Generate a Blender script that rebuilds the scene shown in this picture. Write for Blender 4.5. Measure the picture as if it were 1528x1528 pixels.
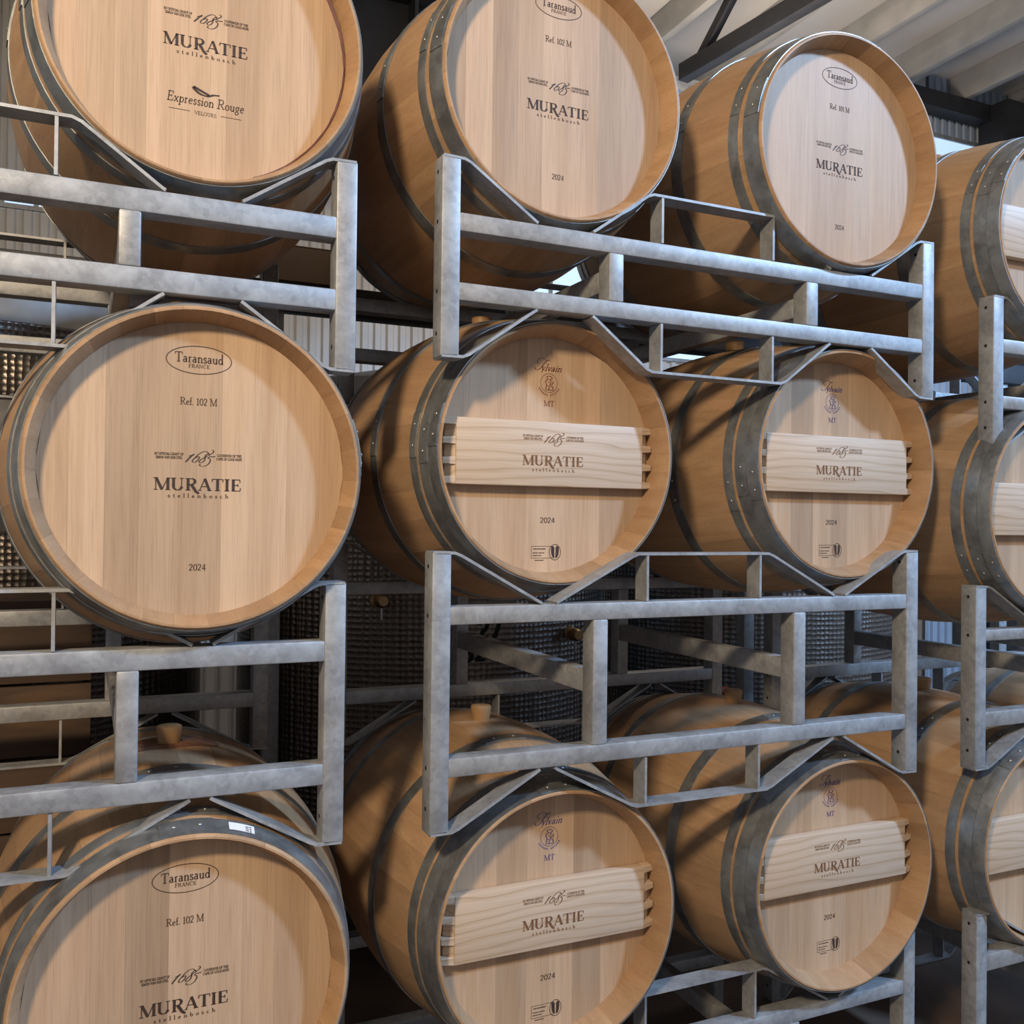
import bpy, bmesh, math, random
from mathutils import Vector, Matrix
for o in list(bpy.data.objects): bpy.data.objects.remove(o, do_unlink=True)
SC = bpy.context.scene
COL = SC.collection
PI = math.pi
random.seed(7)

# ---------------------------------------------------------------- camera
YAW, PITCH, ROLL, FPX = 0.4258183, 0.0112728, 0.0114997, 1409.35
CAM_POS = Vector((-0.0670, -1.8174, -0.0485))
fw = Vector((math.sin(YAW)*math.cos(PITCH), math.cos(YAW)*math.cos(PITCH), math.sin(PITCH)))
rt = Vector((math.cos(YAW), -math.sin(YAW), 0)); up = rt.cross(fw)
r2 = math.cos(ROLL)*rt + math.sin(ROLL)*up; u2 = -math.sin(ROLL)*rt + math.cos(ROLL)*up
cd = bpy.data.cameras.new('camera'); cam = bpy.data.objects.new('camera', cd); COL.objects.link(cam)
cd.sensor_width = 36; cd.lens = FPX/1528*36; cd.clip_start = 0.05; cd.clip_end = 100
m = Matrix.Identity(4)
for i in range(3):
    m[i][0] = r2[i]; m[i][1] = u2[i]; m[i][2] = -fw[i]; m[i][3] = CAM_POS[i]
cam.matrix_world = m
SC.camera = cam
# ---------------------------------------------------------------- world, lights, exposure
w = bpy.data.worlds.new('world'); SC.world = w; w.use_nodes = True
bg = w.node_tree.nodes['Background']
bg.inputs[0].default_value = (0.92, 0.94, 1.0, 1); bg.inputs[1].default_value = 0.36
def area_light(name, loc, target, size, power, color, shape='DISK', size_y=None):
    l = bpy.data.lights.new(name, 'AREA'); l.energy = power; l.color = color; l.shape = shape; l.size = size
    if size_y: l.size_y = size_y
    o = bpy.data.objects.new(name, l); COL.objects.link(o); o.location = loc
    o.rotation_euler = (Vector(target)-Vector(loc)).to_track_quat('-Z', 'Y').to_euler()
    return o
area_light('hall_lamp', (-1.45, -2.55, 1.9), (0.9, 0.2, 0.0), 0.38, 150, (1.0, 0.78, 0.52))
area_light('door_daylight', (6.5, -4.4, 4.7), (1.2, 0.2, 0.1), 0.62, 860, (0.40, 0.64, 1.0))
area_light('window_daylight', (6.2, -0.9, 1.2), (2.2, 0.2, -0.2), 1.6, 70, (0.30, 0.57, 1.0), 'RECTANGLE', 1.6)
pl = bpy.data.lights.new('rear_fill_light', 'POINT'); pl.energy = 72; pl.color = (1.0, 0.86, 0.72); pl.shadow_soft_size = 0.2
po = bpy.data.objects.new('rear_fill_light', pl); COL.objects.link(po); po.location = (3.3, 2.5, 2.2)  # added fill with no visible fixture, brightens ceiling and barrel backs
vs = SC.view_settings
vs.view_transform = 'Standard'; vs.look = 'None'; vs.gamma = 1; vs.use_curve_mapping = False; vs.exposure = -0.17

# ---------------------------------------------------------------- helpers
def tag(o, label=None, cat=None, group=None, kind=None):
    if label: o['label'] = label
    if cat: o['category'] = cat
    if group: o['group'] = group
    if kind: o['kind'] = kind
    return o
def mesh_data(name, verts, faces, mat=None, smooth=None):
    me = bpy.data.meshes.new(name); me.from_pydata([tuple(v) for v in verts], [], faces); me.update()
    if mat: me.materials.append(mat)
    if smooth is not None:
        me.shade_smooth(); me.set_sharp_from_angle(angle=math.radians(smooth))
    return me
def bm_data(name, bm, mat=None, smooth=None):
    bmesh.ops.recalc_face_normals(bm, faces=bm.faces)
    me = bpy.data.meshes.new(name); bm.to_mesh(me); bm.free()
    if mat: me.materials.append(mat)
    if smooth is not None:
        me.shade_smooth(); me.set_sharp_from_angle(angle=math.radians(smooth))
    return me
def put(name, me, parent=None, loc=(0,0,0), rot=(0,0,0)):
    o = bpy.data.objects.new(name, me); COL.objects.link(o)
    o.parent = parent; o.location = loc; o.rotation_euler = rot
    return o
def box_bm(x0,x1,y0,y1,z0,z1,bev=0.0,bm=None,seg=2):
    b = bmesh.new()
    vs_ = [b.verts.new(p) for p in ((x0,y0,z0),(x1,y0,z0),(x1,y1,z0),(x0,y1,z0),(x0,y0,z1),(x1,y0,z1),(x1,y1,z1),(x0,y1,z1))]
    for f in ((0,3,2,1),(4,5,6,7),(0,1,5,4),(1,2,6,5),(2,3,7,6),(3,0,4,7)): b.faces.new([vs_[i] for i in f])
    if bev: bmesh.ops.bevel(b, geom=list(b.edges), offset=bev, segments=seg, affect='EDGES', profile=0.5)
    if bm is None: return b
    tmp = bpy.data.meshes.new('t'); b.to_mesh(tmp); b.free(); bm.from_mesh(tmp); bpy.data.meshes.remove(tmp)
    return bm
def box(name, x0,x1,y0,y1,z0,z1, mat, parent=None, bev=0.0, loc=(0,0,0)):
    return put(name, bm_data(name, box_bm(x0,x1,y0,y1,z0,z1,bev), mat, 40 if bev else None), parent, loc)
def lathe(profile, n=24, axis='Y', cap=True):
    """profile: list of (a, r) along axis"""
    verts=[]; faces=[]
    for (a, r) in profile:
        for k in range(n):
            t=2*PI*k/n; c,s=r*math.cos(t),r*math.sin(t)
            verts.append((c,a,s) if axis=='Y' else (c,s,a))
    for i in range(len(profile)-1):
        for k in range(n):
            q=[i*n+k,i*n+(k+1)%n,(i+1)*n+(k+1)%n,(i+1)*n+k]; faces.append(q if axis=='Z' else q[::-1])
    if cap:
        faces.append(list(range(n))[::-1] if axis=='Z' else list(range(n)))
        e=(len(profile)-1)*n; faces.append([e+k for k in range(n)] if axis=='Z' else [e+k for k in range(n)][::-1])
    return verts, faces
def tube_path(pts, r, n=8, close=False):
    verts=[];faces=[];P=[Vector(p) for p in pts];N=len(P)
    for i,p in enumerate(P):
        if close: d=P[(i+1)%N]-P[i-1]
        else: d=P[min(i+1,N-1)]-P[max(i-1,0)]
        d.normalize(); a=d.cross(Vector((0,0,1)))
        if a.length<1e-3: a=d.cross(Vector((1,0,0)))
        a.normalize(); b=d.cross(a)
        for k in range(n):
            t=2*PI*k/n; verts.append(p+r*(math.cos(t)*a+math.sin(t)*b))
    for i in range(N if close else N-1):
        for k in range(n):
            j=(i+1)%N; faces.append([i*n+k,i*n+(k+1)%n,j*n+(k+1)%n,j*n+k])
    if not close:
        faces.append(list(range(n))[::-1]); faces.append([(N-1)*n+k for k in range(n)])
    return verts,faces

# ---------------------------------------------------------------- materials
def new_mat(name):
    M=bpy.data.materials.new(name); M.use_nodes=True
    nt=M.node_tree; b=nt.nodes['Principled BSDF']
    return M,nt,b
def N(nt,t,**kw):
    n=nt.nodes.new(t)
    for k,v in kw.items(): setattr(n,k,v)
    return n
def setin(n,**kw):
    for k,v in kw.items(): n.inputs[k.replace('_',' ')].default_value=v
    return n
def ramp(nt,stops):
    r=N(nt,'ShaderNodeValToRGB'); e=r.color_ramp.elements
    e[0].position,e[0].color=stops[0][0],(*stops[0][1],1); e[1].position,e[1].color=stops[-1][0],(*stops[-1][1],1)
    for p,c in stops[1:-1]:
        x=e.new(p); x.color=(*c,1)
    return r
def coords(nt,scale,rand=True):
    """object coordinates shifted by the object's random number, then scaled"""
    tc=N(nt,'ShaderNodeTexCoord'); mp=N(nt,'ShaderNodeMapping'); mp.inputs['Scale'].default_value=scale
    if rand:
        oi=N(nt,'ShaderNodeObjectInfo'); mu=N(nt,'ShaderNodeVectorMath',operation='SCALE'); mu.inputs[0].default_value=(3.1,7.7,5.3)
        nt.links.new(oi.outputs['Random'],mu.inputs['Scale'])
        ad=N(nt,'ShaderNodeVectorMath',operation='ADD'); nt.links.new(tc.outputs['Object'],ad.inputs[0]); nt.links.new(mu.outputs[0],ad.inputs[1])
        nt.links.new(ad.outputs[0],mp.inputs['Vector'])
        return mp.outputs[0],oi.outputs['Random']
    nt.links.new(tc.outputs['Object'],mp.inputs['Vector'])
    return mp.outputs[0],None
def mix(nt,a,b,fac,typ='MIX'):
    x=N(nt,'ShaderNodeMix',data_type='RGBA',blend_type=typ)
    for s,v in ((6,a),(7,b),(0,fac)):
        if isinstance(v,(int,float)): x.inputs[s].default_value=v
        elif isinstance(v,tuple): x.inputs[s].default_value=(*v,1)
        else: nt.links.new(v,x.inputs[s])
    return x.outputs[2]
def wood(name, dark, light, along, rough=0.55, var=0.35, fine=1.0, warm=(0.5,0.26,0.09), stain=0.25):
    """plain sawn oak: long soft figure, fine pores, each board its own tone"""
    M,nt,b=new_mat(name); L=nt.links
    sc={'X':(1.2,22,22),'Y':(22,1.2,22),'Z':(22,22,1.2)}[along]
    v,rnd=coords(nt,sc)
    n1=setin(N(nt,'ShaderNodeTexNoise'),Scale=1.0,Detail=4.0,Roughness=0.6,Distortion=0.6); L.new(v,n1.inputs['Vector'])
    sf={'X':(9,420,420),'Y':(420,9,420),'Z':(420,420,9)}[along]
    v2,_=coords(nt,sf)
    n2=setin(N(nt,'ShaderNodeTexNoise'),Scale=1.0,Detail=2.0,Roughness=0.6); L.new(v2,n2.inputs['Vector'])
    v3,_=coords(nt,{'X':(2,7,7),'Y':(7,2,7),'Z':(7,7,2)}[along])
    n3=setin(N(nt,'ShaderNodeTexNoise'),Scale=1.0,Detail=3.0); L.new(v3,n3.inputs['Vector'])
    r1=ramp(nt,[(0.3,dark),(0.7,light)]); L.new(n1.outputs[0],r1.inputs[0])
    r2_=ramp(nt,[(0.30,(0.72,)*3),(0.52,(1,1,1))]); L.new(n2.outputs[0],r2_.inputs[0])
    c=mix(nt,r1.outputs[0],r2_.outputs[0],0.55*fine,'MULTIPLY')
    r3=ramp(nt,[(0.0,(1-var,)*3),(0.5,(1-var*0.35,1-var*0.42,1-var*0.5)),(1.0,(1,1,1))]); L.new(rnd,r3.inputs[0])
    c=mix(nt,c,r3.outputs[0],1.0,'MULTIPLY')
    r4=ramp(nt,[(0.56,(0,0,0)),(0.74,(1,1,1))]); L.new(n3.outputs[0],r4.inputs[0])
    mf=N(nt,'ShaderNodeMath',operation='MULTIPLY'); L.new(r4.outputs[0],mf.inputs[0]); mf.inputs[1].default_value=stain
    c=mix(nt,c,warm,mf.outputs[0])
    L.new(c,b.inputs['Base Color']); b.inputs['Roughness'].default_value=rough
    b.inputs['Specular IOR Level'].default_value=0.35
    bp=setin(N(nt,'ShaderNodeBump'),Strength=0.12,Distance=0.001); L.new(n2.outputs[0],bp.inputs['Height']); L.new(bp.outputs[0],b.inputs['Normal'])
    return M
def metal(name, c0, c1, metallic, rough, spangle=55, stain=(0.30,0.24,0.15), stain_amt=0.25, bump=0.05):
    M,nt,b=new_mat(name); L=nt.links
    v,_=coords(nt,(1,1,1))
    vo=setin(N(nt,'ShaderNodeTexVoronoi'),Scale=spangle); L.new(v,vo.inputs['Vector'])
    n1=setin(N(nt,'ShaderNodeTexNoise'),Scale=14.0,Detail=5.0,Roughness=0.65); L.new(v,n1.inputs['Vector'])
    sp=N(nt,'ShaderNodeSeparateColor'); L.new(vo.outputs['Color'],sp.inputs[0])
    mx=N(nt,'ShaderNodeMath',operation='MULTIPLY_ADD'); L.new(sp.outputs[0],mx.inputs[0]); mx.inputs[1].default_value=0.16; L.new(n1.outputs[0],mx.inputs[2])
    r=ramp(nt,[(0.38,c0),(0.74,c1)]); L.new(mx.outputs[0],r.inputs[0])
    n2=setin(N(nt,'ShaderNodeTexNoise'),Scale=5.0,Detail=6.0,Roughness=0.7); L.new(v,n2.inputs['Vector'])
    r2_=ramp(nt,[(0.58,(0,0,0)),(0.78,(stain_amt,)*3)]); L.new(n2.outputs[0],r2_.inputs[0])
    c=mix(nt,r.outputs[0],stain,r2_.outputs[0])
    L.new(c,b.inputs['Base Color']); b.inputs['Metallic'].default_value=metallic
    rr=N(nt,'ShaderNodeMapRange'); L.new(n1.outputs[0],rr.inputs[0]); rr.inputs[3].default_value=rough-0.12; rr.inputs[4].default_value=rough+0.12
    L.new(rr.outputs[0],b.inputs['Roughness'])
    bp=setin(N(nt,'ShaderNodeBump'),Strength=bump,Distance=0.002); L.new(n1.outputs[0],bp.inputs['Height']); L.new(bp.outputs[0],b.inputs['Normal'])
    return M
def plain(name,c,rough=0.6,metallic=0.0,noise=0.15,scale=12):
    M,nt,b=new_mat(name); L=nt.links
    v,_=coords(nt,(1,1,1),False)
    n=setin(N(nt,'ShaderNodeTexNoise'),Scale=scale,Detail=5.0); L.new(v,n.inputs['Vector'])
    r=ramp(nt,[(0.3,tuple(x*(1-noise) for x in c)),(0.7,tuple(min(1,x*(1+noise)) for x in c))]); L.new(n.outputs[0],r.inputs[0])
    L.new(r.outputs[0],b.inputs['Base Color']); b.inputs['Roughness'].default_value=rough; b.inputs['Metallic'].default_value=metallic
    return M
MT={}
MT['stave']=wood('oak_stave',(0.385,0.232,0.125),(0.505,0.322,0.185),'Y',0.5,0.24,0.9,stain=0.10)
MT['head']=wood('oak_head',(0.475,0.318,0.200),(0.600,0.425,0.285),'Z',0.5,0.28,1.0,warm=(0.50,0.29,0.12),stain=0.22)
MT['hoop']=metal('hoop_steel',(0.19,0.20,0.205),(0.34,0.355,0.36),0.7,0.40,38,(0.34,0.26,0.12),0.5,0.03)
MT['galv']=metal('galvanised_steel',(0.25,0.255,0.265),(0.40,0.41,0.42),0.35,0.5,95,(0.27,0.20,0.13),0.45,0.08)
MT['steel']=plain('stainless_steel',(0.24,0.235,0.23),0.5,0.85,0.1)
MT['print']=plain('dark_print',(0.040,0.022,0.016),0.7,0,0.2,200)
MT['burn']=plain('burnt_print',(0.17,0.078,0.034),0.75,0,0.25,200)
MT['red_print']=plain('red_brown_print',(0.20,0.055,0.045),0.7,0,0.2,200)
MT['blue_print']=plain('blue_print',(0.075,0.060,0.20),0.7,0,0.2,200)
MT['bung']=plain('bung_silicone',(0.36,0.21,0.095),0.5,0,0.12)
MT['black']=plain('black_steel',(0.022,0.023,0.027),0.5,0.2,0.2)
MT['rivet']=plain('rivet_zinc',(0.42,0.43,0.44),0.35,0.7,0.1)
MT['white']=plain('white_paper',(0.78,0.78,0.80),0.6,0,0.02)
MT['stain']=plain('wine_stain',(0.10,0.022,0.020),0.6,0,0.4,40)
MT['soak']=plain('wine_soaked_oak',(0.20,0.095,0.055),0.6,0,0.4,45)
MT['hole']=plain('dark_hole',(0.012,0.011,0.010),0.9,0,0.1)
MT['brass']=plain('brass',(0.42,0.27,0.13),0.4,0.8,0.15)
MT['orange']=plain('orange_rubber',(0.55,0.13,0.03),0.5,0,0.1)
MT['card']=plain('brown_card',(0.36,0.255,0.165),0.8,0,0.12,5)
MT['crate']=wood('crate_wood',(0.085,0.055,0.04),(0.12,0.078,0.055),'X',0.7,0.3,0.8)
MT['roof']=plain('roof_sheet',(0.72,0.68,0.64),0.6,0,0.04,2)
MT['purlin']=plain('grey_purlin',(0.42,0.41,0.39),0.65,0,0.12,6)
MT['cladding']=plain('pale_cladding',(0.56,0.54,0.51),0.5,0.0,0.1,3)
MT['daylit_cladding']=plain('daylight_tinted_cladding',(0.34,0.39,0.46),0.5,0,0.1,3)  # blue daylight on the right wall, put into the cladding colour
MT['floor']=plain('brown_paving',(0.13,0.085,0.06),0.7,0,0.35,4)
def crossbar_mat():
    M,nt,b=new_mat('ash_crossbar'); L=nt.links
    v,_=coords(nt,(0.22,1,1))
    wv=setin(N(nt,'ShaderNodeTexWave',wave_type='BANDS',bands_direction='Z',wave_profile='SAW'),Scale=14.0,Distortion=9.0,Detail=2.0,Detail_Scale=0.9,Detail_Roughness=0.4); L.new(v,wv.inputs['Vector'])
    r=ramp(nt,[(0.0,(0.56,0.425,0.305)),(0.6,(0.60,0.465,0.345)),(0.88,(0.52,0.385,0.265)),(1.0,(0.43,0.295,0.185))]); L.new(wv.outputs[0],r.inputs[0])
    v2,_=coords(nt,(8,300,300)); n=setin(N(nt,'ShaderNodeTexNoise'),Scale=1.0,Detail=2.0); L.new(v2,n.inputs['Vector'])
    r2_=ramp(nt,[(0.35,(0.86,)*3),(0.55,(1,1,1))]); L.new(n.outputs[0],r2_.inputs[0])
    c=mix(nt,r.outputs[0],r2_.outputs[0],0.6,'MULTIPLY')
    L.new(c,b.inputs['Base Color']); b.inputs['Roughness'].default_value=0.5
    return M
MT['bar']=crossbar_mat()
def dimple_mat():
    M,nt,b=new_mat('dimpled_steel'); L=nt.links
    tc=N(nt,'ShaderNodeTexCoord'); mp=N(nt,'ShaderNodeMapping'); mp.inputs['Scale'].default_value=(1,1,1); L.new(tc.outputs['Object'],mp.inputs[0])
    vo=setin(N(nt,'ShaderNodeTexVoronoi'),Scale=46.0,Randomness=0.15); L.new(mp.outputs[0],vo.inputs['Vector'])
    bp=setin(N(nt,'ShaderNodeBump'),Strength=0.7,Distance=0.008); L.new(vo.outputs['Distance'],bp.inputs['Height']); L.new(bp.outputs[0],b.inputs['Normal'])
    b.inputs['Base Color'].default_value=(0.20,0.175,0.155,1); b.inputs['Metallic'].default_value=0.9; b.inputs['Roughness'].default_value=0.36
    return M
MT['dimple']=dimple_mat()
def glass_mat():
    M,nt,b=new_mat('daylit_pane')
    b.inputs['Base Color'].default_value=(0.6,0.75,0.95,1); b.inputs['Roughness'].default_value=0.1
    b.inputs['Emission Color'].default_value=(0.50,0.72,1.0,1); b.inputs['Emission Strength'].default_value=1.0
    return M
MT['pane']=glass_mat()

# ---------------------------------------------------------------- lettering (flat print as thin geometry)
class Ink:
    def __init__(s): s.v=[]; s.f=[]
    def poly(s,pts):
        i=len(s.v); s.v+=pts; s.f.append(list(range(i,i+len(pts))))
    def line(s,x0,y0,x1,y1,w):
        d=math.hypot(x1-x0,y1-y0) or 1e-6; nx,ny=-(y1-y0)/d*w/2,(x1-x0)/d*w/2
        s.poly([(x0+nx,y0+ny),(x0-nx,y0-ny),(x1-nx,y1-ny),(x1+nx,y1+ny)])
    def path(s,pts,tn,tk):
        """ribbon whose width follows the stroke direction, thick when vertical"""
        n=len(pts); L=[];R=[]
        for i,p in enumerate(pts):
            a=pts[max(i-1,0)];b=pts[min(i+1,n-1)]
            dx,dy=b[0]-a[0],b[1]-a[1]; d=math.hypot(dx,dy) or 1e-6
            wd=(tn+(tk-tn)*abs(dy)/d)/2
            L.append((p[0]-dy/d*wd,p[1]+dx/d*wd)); R.append((p[0]+dy/d*wd,p[1]-dx/d*wd))
        for i in range(n-1): s.poly([L[i],R[i],R[i+1],L[i+1]])
    def arc(s,cx,cy,rx,ry,a0,a1,tn,tk,n=14):
        s.path([(cx+rx*math.cos(math.radians(a0+(a1-a0)*i/n)),cy+ry*math.sin(math.radians(a0+(a1-a0)*i/n))) for i in range(n+1)],tn,tk)
    def spline(s,P,tn,tk,k=6):
        Q=[P[0]]+list(P)+[P[-1]]; out=[]
        for i in range(1,len(Q)-2):
            p0,p1,p2,p3=Q[i-1],Q[i],Q[i+1],Q[i+2]
            for j in range(k):
                t=j/k
                out.append(tuple(0.5*(2*p1[c]+(p2[c]-p0[c])*t+(2*p0[c]-5*p1[c]+4*p2[c]-p3[c])*t*t+(-p0[c]+3*p1[c]-3*p2[c]+p3[c])*t**3) for c in (0,1)))
        out.append(P[-1]); s.path(out,tn,tk)
# glyph: (advance, strokes). k/n = thick/thin line, a = arc, s = serif (x, y, half width), p = spline
G={
'M':(1.14,[('n',.14,0,.14,1),('k',.16,1,.56,.02),('n',.56,.02,.95,1),('k',.96,0,.96,1),('s',.14,0,.14),('s',.96,0,.17),('s',.08,1,.1),('s',1.02,1,.1)]),
'U':(.98,[('k',.2,1,.2,.3),('a',.48,.3,.28,.28,180,360),('n',.76,.3,.76,1),('s',.2,1,.18),('s',.76,1,.14)]),
'R':(.92,[('k',.22,0,.22,1),('n',.22,.97,.46,.97),('a',.46,.74,.24,.235,90,-90),('n',.22,.5,.46,.5),('k',.44,.5,.78,.02),('s',.22,0,.18),('s',.12,1,.08),('s',.84,.02,.1)]),
'A':(.92,[('n',.1,0,.46,1),('k',.46,1,.8,0),('n',.22,.34,.66,.34),('s',.1,0,.12),('s',.8,0,.16)]),
'T':(.88,[('k',.44,0,.44,1),('n',.06,.97,.82,.97),('n',.07,.98,.05,.74),('n',.81,.98,.83,.74),('s',.44,0,.18)]),
'I':(.46,[('k',.23,0,.23,1),('s',.23,0,.18),('s',.23,1,.18)]),
'E':(.84,[('k',.22,0,.22,1),('n',.1,.97,.68,.97),('n',.22,.51,.55,.51),('n',.1,.03,.7,.03),('n',.68,.98,.7,.74),('n',.7,.02,.74,.28),('n',.55,.4,.55,.63)]),
'F':(.78,[('k',.22,0,.22,1),('n',.1,.97,.68,.97),('n',.22,.5,.52,.5),('n',.68,.98,.7,.74),('n',.53,.4,.53,.61),('s',.22,0,.18)]),
'N':(.98,[('n',.16,0,.16,1),('k',.16,1,.8,.02),('n',.8,.0,.8,1),('s',.16,0,.13),('s',.1,1,.1),('s',.8,1,.13)]),
'C':(.9,[('a',.48,.5,.36,.48,48,312),('n',.74,.62,.74,.92)]),
'V':(.9,[('k',.12,1,.47,.0),('n',.47,.0,.8,1),('s',.12,1,.16),('s',.8,1,.12)]),
'L':(.78,[('k',.22,0,.22,1),('n',.1,.03,.68,.03),('n',.68,.02,.72,.3),('s',.22,1,.17)]),
'O':(1.0,[('a',.5,.5,.39,.48,0,360)]),
'S':(.72,[('p',(.58,.78),(.5,.95),(.32,.97),(.17,.84),(.2,.64),(.4,.52),(.58,.38),(.56,.14),(.36,.02),(.18,.07),(.12,.26))]),
'B':(.84,[('k',.22,0,.22,1),('n',.12,.97,.42,.97),('a',.42,.75,.21,.22,90,-90),('n',.22,.53,.45,.53),('a',.45,.28,.25,.25,90,-90),('n',.12,.03,.45,.03)]),
'Y':(.88,[('k',.1,1,.44,.45),('n',.44,.45,.78,1),('k',.44,.46,.44,0),('s',.44,0,.16),('s',.12,1,.14),('s',.76,1,.12)]),
'G':(.98,[('a',.48,.5,.36,.48,48,330),('k',.8,.1,.8,.42),('s',.8,.42,.14)]),
'H':(1.0,[('k',.2,0,.2,1),('k',.8,0,.8,1),('n',.2,.5,.8,.5),('s',.2,0,.16),('s',.2,1,.16),('s',.8,0,.16),('s',.8,1,.16)]),
'P':(.8,[('k',.22,0,.22,1),('n',.12,.97,.46,.97),('a',.46,.73,.24,.25,90,-90),('n',.22,.47,.46,.47),('s',.22,0,.18)]),
'D':(.96,[('k',.22,0,.22,1),('n',.12,.97,.42,.97),('a',.42,.5,.4,.47,90,-90),('n',.12,.03,.42,.03)]),
'a':(.56,[('p',(.12,.46),(.24,.56),(.37,.48),(.38,.3)),('k',.385,.36,.385,.04),('s',.43,.02,.06),('a',.24,.17,.15,.15,0,360)]),
'r':(.46,[('k',.16,0,.16,.55),('a',.3,.38,.14,.16,160,60),('s',.17,0,.13),('s',.1,.54,.06)]),
'n':(.64,[('k',.15,0,.15,.55),('a',.32,.36,.17,.18,170,0),('k',.49,.38,.49,0),('s',.16,0,.11),('s',.49,0,.11),('s',.09,.54,.06)]),
's':(.46,[('p',(.36,.43),(.28,.55),(.13,.5),(.13,.36),(.29,.26),(.37,.15),(.29,.02),(.15,.03),(.09,.14))]),
'u':(.64,[('k',.15,.55,.15,.18),('a',.31,.2,.16,.18,180,340),('k',.48,.55,.48,.0),('s',.1,.54,.07),('s',.43,.54,.07),('s',.54,.02,.06)]),
'd':(.62,[('k',.48,0,.48,1),('a',.29,.27,.19,.26,0,360),('s',.43,.98,.07),('s',.54,.02,.06)]),
'e':(.54,[('a',.28,.27,.19,.26,20,315),('n',.1,.3,.46,.3)]),
'f':(.38,[('k',.17,0,.17,.8),('a',.3,.8,.13,.17,180,50),('s',.17,0,.14),('n',.04,.53,.34,.53)]),
'x':(.56,[('k',.08,.54,.46,0),('n',.46,.54,.08,0),('s',.1,.54,.1),('s',.44,0,.1),('s',.44,.54,.08),('s',.1,0,.08)]),
'p':(.62,[('k',.15,-.3,.15,.55),('a',.33,.27,.19,.26,0,360),('s',.15,-.3,.12),('s',.1,.54,.06)]),
'i':(.32,[('k',.16,0,.16,.55),('s',.16,0,.12),('s',.1,.54,.07),('k',.16,.72,.16,.84)]),
'o':(.58,[('a',.29,.27,.2,.26,0,360)]),
'g':(.58,[('a',.26,.33,.16,.2,0,360),('a',.26,-.12,.19,.15,0,360),('n',.4,.5,.54,.56)]),
't':(.4,[('k',.18,.75,.18,.12),('a',.28,.12,.1,.11,180,320),('n',.05,.53,.34,.53)]),
'l':(.32,[('k',.16,0,.16,1),('s',.16,0,.12),('s',.1,.98,.07)]),
'b':(.62,[('k',.15,0,.15,1),('a',.33,.27,.19,.26,0,360),('s',.1,.98,.06)]),
'c':(.5,[('a',.28,.27,.19,.26,50,320)]),
'h':(.64,[('k',.15,0,.15,1),('a',.32,.36,.17,.18,170,0),('k',.49,.38,.49,0),('s',.16,0,.11),('s',.49,0,.11),('s',.09,.98,.06)]),
'y':(.56,[('k',.1,.55,.28,.04),('n',.46,.55,.2,-.28),('s',.1,.55,.09),('s',.45,.55,.08)]),
'v':(.54,[('k',.08,.55,.27,0),('n',.27,0,.46,.55),('s',.09,.55,.09),('s',.45,.55,.08)]),
'0':(.62,[('a',.31,.47,.23,.46,0,360)]),
'1':(.5,[('k',.27,0,.27,.94),('n',.12,.8,.27,.93),('s',.27,0,.16)]),
'2':(.62,[('p',(.1,.7),(.16,.88),(.32,.93),(.47,.82),(.46,.6),(.3,.34),(.08,.05)),('k',.08,.05,.1,.05),('h',.08,.05,.52,.05)]),
'3':(.6,[('p',(.1,.76),(.22,.92),(.4,.88),(.45,.7),(.26,.52),(.46,.38),(.47,.14),(.28,.01),(.09,.12))]),
'4':(.62,[('k',.42,0,.42,.93),('n',.42,.93,.06,.3),('h',.05,.28,.58,.28)]),
'5':(.6,[('n',.16,.92,.5,.92),('n',.16,.92,.14,.55),('p',(.14,.53),(.34,.6),(.5,.42),(.46,.12),(.26,.01),(.09,.1))]),
'6':(.62,[('p',(.5,.88),(.3,.86),(.13,.6),(.11,.3),(.2,.05),(.38,.02),(.5,.2),(.46,.45),(.28,.54),(.13,.36))]),
'7':(.6,[('h',.08,.9,.54,.9),('k',.52,.9,.24,0)]),
'8':(.62,[('a',.3,.7,.17,.22,0,360),('a',.3,.25,.21,.24,0,360)]),
'.':(.26,[('k',.11,0,.11,.12)]),
' ':(.34,[]),
}
def text(ink, s, cx, base, width, h, tk=.15, tn=.05, shear=0, track=0.0, special=None, fit=True, align='c'):
    """set a line of text with cap height h, fitted to the given width"""
    tot=sum(G[c][0]+track for c in s)-track
    sx=(width/tot) if fit else h
    x=cx-tot*sx/2 if align=='c' else cx
    for idx,c in enumerate(s):
        sub=Ink(); adv,st=G[c]
        for q in st:
            k=q[0]
            if c=='R' and special=='long' and k=='k' and q[1]==.44: sub.path([(.44,.5),(.6,.22),(.76,-.08),(.98,-.26)],tn,tk*1.3); continue
            if c=='R' and special=='long' and k=='s' and q[1]==.84: continue
            if k=='k': sub.line(*q[1:],tk)
            elif k in 'nh': sub.line(*q[1:],tn*1.2 if k=='n' else tk*.75)
            elif k=='a': sub.arc(*q[1:],tn,tk)
            elif k=='s': sub.line(q[1]-q[3],q[2]+(tn/2 if q[2]<.3 else -tn/2),q[1]+q[3],q[2]+(tn/2 if q[2]<.3 else -tn/2),tn*1.15)
            elif k=='p': sub.spline(q[1:],tn,tk)
        for f in sub.f: ink.poly([(x+(sub.v[i][0])*sx+shear*sub.v[i][1]*h, base+sub.v[i][1]*h) for i in f])
        x+=(adv+track)*sx
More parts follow.
